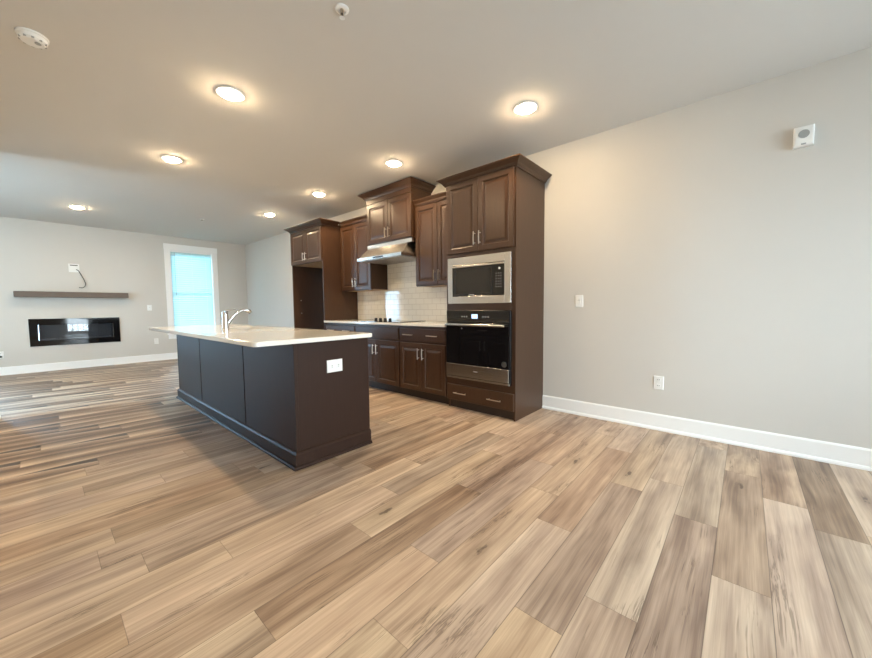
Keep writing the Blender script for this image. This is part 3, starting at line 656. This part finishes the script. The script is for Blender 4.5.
mt = MB().box(XF+.0005, XF+.205, -3.836, -2.340, 1.352, 1.452, .004).build('mantel_shelf', M['mantel']); tag(mt, 'grey-brown wooden mantel shelf floating above the fireplace', 'mantel shelf')
# recessed box with dangling cable
t = thing('media_wall_box', 'white wall box with a dark opening above the mantel shelf', 'wall box', (XF, -3.078, 1.84))
a, c, z0, z1 = -3.150, -3.005, 1.835, 1.992
MB().box(x+.0005, x+.007, a, a+.02, z0, z1).box(x+.0005, x+.007, c-.02, c, z0, z1).box(x+.0005, x+.007, a+.02, c-.02, z0, z0+.045).box(x+.0005, x+.007, a+.02, c-.02, z1-.02, z1).build('frame', M['plastic'], t)
MB().box(x+.0005, x+.003, a+.02, c-.02, z1-.036, z1-.02).build('opening', M['darkgrey'], t)
MB().box(x+.0005, x+.0045, a+.02, c-.02, z0+.045, z1-.036).build('back_plate', M['plastic'], t)
o = MB().tube([(x+.006, -3.05, 1.89), (x+.03, -3.02, 1.865), (x+.035, -2.995, 1.80), (x+.03, -2.955, 1.70), (x+.028, -2.935, 1.62), (x+.028, -2.95, 1.565), (x+.03, -2.985, 1.54), (x+.035, -3.03, 1.548)], .006, 8).build('loose_cable', M['darkgrey'], smooth=True)
tag(o, 'thin dark cable dangling from the white wall box above the mantel', 'cable')

# ------------------------------------------------------------------ outlets and switches
def outlet(P, label, kind='outlet', w=.078, h=.120):
    """P(u, w, d): d>0 outward"""
    n = {'outlet': 'wall_outlet', 'switch': 'light_switch'}[kind]
    o = P(0, 0, 0); t = thing(n, label, 'outlet' if kind == 'outlet' else 'switch', o, 'white outlets' if kind == 'outlet' else 'white wall switches')
    Q = lambda u, v, d: P(u, v, -d)
    MB().rings(-w/2, w/2, -h/2, h/2, [(0, -.0006), (0, -.003), (.004, -.006)], Q).build('cover_plate', M['plastic'], t)
    if kind == 'outlet':
        s = 1 if h > w else 0
        for q in (-.027, .027):
            cu, cv = (0, q) if s else (q, 0)
            r = MB().rings(cu-.016, cu+.016, cv-.016, cv+.016, [(0, -.0055), (0, -.008), (.002, -.0085)], Q).build('receptacle', M['plastic'], t)
            m = MB()
            for du in (-.006, .006):
                p = [cu+du, cv+.002] if s else [cu+.002, cv+du]
                e = (.0015, .005) if s else (.005, .0015)
                m.rings(p[0]-e[0], p[0]+e[0], p[1]-e[1], p[1]+e[1], [(0, -.0083), (0, -.0089)], Q)
            m.build('slots', M['darkgrey'], r)
    else:
        MB().rings(-.017, .017, -.034, .034, [(0, -.0055), (0, -.008), (.003, -.0095)], Q).build('rocker', M['plastic'], t)
        MB().rings(-.012, .012, .008, .012, [(0, -.009), (0, -.0099)], Q).build('indicator_slot', M['grey'], t)
    return t
R_ = lambda cx, cz: (lambda u, v, d: (cx+u, 0-d, cz+v))
Fw = lambda cy, cz: (lambda u, v, d: (XF+d, cy+u, cz+v))
outlet(R_(1.069, .420), 'white outlet low on the right wall above the baseboard')
outlet(R_(.372, 1.150), 'white switch on the right wall beside the oven tower', 'switch')
outlet(Fw(-1.984, 1.152), 'white switch on the far wall between mantel and window', 'switch')
outlet(Fw(-1.903, .424), 'white outlet low on the far wall between fireplace and window')
outlet(Fw(-4.045, .355), 'white outlet low on the far wall left of the fireplace, at the photo edge')
o = MB().box(XF+.009, XF+.045, -4.068, -4.025, .255, .285, .004).build('power_plug', M['blackmatte']); o.location.z += .055; tag(o, 'small black plug in the outlet at the left photo edge', 'plug')
outlet(lambda u, v, d: (ix1+d, -2.143+u, .676+v), 'white horizontal outlet on the dark end of the island', 'outlet', .130, .092)

# alarm sounder on the right wall
t = thing('alarm_sounder', 'white square alarm sounder high on the right wall', 'alarm', (1.884, 0, 2.18))
Q = lambda u, v, d: (u, d, v)
MB().rings(1.834, 1.934, 2.188, 2.322, [(0, -.0006), (0, -.034), (.004, -.040), (.012, -.042)], Q).build('housing', M['plastic'], t)
b = bmesh.new(); bmesh.ops.create_cone(b, cap_ends=True, segments=28, radius1=.028, radius2=.027, depth=.003); bmesh.ops.rotate(b, verts=b.verts[:], matrix=Matrix.Rotation(PI/2, 3, 'X')); bmesh.ops.translate(b, verts=b.verts[:], vec=(1.884, -.0432, 2.268)); m = MB(); m.merge(b)
m.build('speaker_grille', M['grey'], t)
MB().box(1.872, 1.896, -.0435, -.0415, 2.196, 2.206).build('indicator_lens', M['grey'], t)

# ------------------------------------------------------------------ ceiling fittings
def can(x, y):
    t = thing('recessed_light', '', 'ceiling light', (x, y, H), 'round recessed ceiling lights')
    MB().lathe([(.098, 0-.0005), (.098, -.004), (.092, -.009), (.074, -.010), (.066, -.006), (.066, -.0005)], (x, y, H), 40).build('trim_ring', M['trim'], t, True)
    MB().lathe([(.0655, -.001), (.0655, -.009), (.060, -.018), (.045, -.025), (.025, -.028), (.004, -.029)], (x, y, H), 32).build('diffuser', M['lens'], t, True)
    return t
spots = [(-1.345, -2.537, 'warm round ceiling light above the near end of the island, largest in the left row'),
         (-3.07, -2.538, 'warm round ceiling light above the far end of the island, middle of the left row'),
         (-6.295, -3.085, 'round ceiling light in front of the fireplace wall, farthest left'),
         (.215, -.855, 'warm round ceiling light nearest the right wall, just right of the oven tower'),
         (-1.398, -.848, 'warm round ceiling light in front of the range hood cabinet'),
         (-2.983, -.850, 'warm round ceiling light in front of the left wall cabinets, above the aisle'),
         (-4.582, -.848, 'warm round ceiling light farthest along the kitchen row, beyond the refrigerator cabinet')]
first = can(*spots[0][:2])
for i, (x, y, l) in enumerate(spots):
    o = first if i == 0 else copy_tree(first)
    o.location = (x, y, H); o['label'] = l
t = thing('smoke_detector', 'white round smoke detector on the ceiling at upper left', 'smoke detector', (-1.59, -3.52, H))
MB().lathe([(.068, -.0005), (.068, -.010), (.062, -.012), (.060, -.030), (.048, -.040), (.020, -.042), (.003, -.042)], (-1.59, -3.52, H), 40).build('housing', M['plastic'], t, True)
MB().lathe([(.014, -.0415), (.014, -.045), (.003, -.045)], (-1.575, -3.50, H), 16).build('test_button', M['grey'], t, True)
m = MB()
for k in range(10):
    an = 2*PI*k/10; m.box(-1.59+.053*math.cos(an)-.006, -1.59+.053*math.cos(an)+.006, -3.52+.053*math.sin(an)-.006, -3.52+.053*math.sin(an)+.006, H-.0375, H-.031)
m.build('vents', M['grey'], t)
def sprinkler(x, y, l):
    t = thing('fire_sprinkler', l, 'sprinkler', (x, y, H), 'ceiling fire sprinklers')
    MB().lathe([(.038, -.0005), (.036, -.006), (.022, -.010), (.020, -.004), (.004, -.004)], (x, y, H), 28).build('escutcheon', M['trim'], t, True)
    MB().cyl((x, y, H-.003), (x, y, H-.022), .009, n=12).box(x-.013, x-.009, y-.003, y+.003, H-.045, H-.02).box(x+.009, x+.013, y-.003, y+.003, H-.045, H-.02).box(x-.013, x+.013, y-.003, y+.003, H-.022, H-.018).build('frame', M['nickel'], t)
    MB().cyl((x, y, H-.0215), (x, y, H-.042), .003, n=8).build('bulb', M['darkgrey'], t)
    MB().lathe([(.004, -.045), (.015, -.046), (.015, -.048), (.004, -.048)], (x, y, H), 16).build('deflector', M['trim'], t)
sprinkler(-.077, -2.406, 'small fire sprinkler on the near ceiling at the top of the photo')
sprinkler(-5.76, -1.54, 'small fire sprinkler on the far ceiling above the living area')
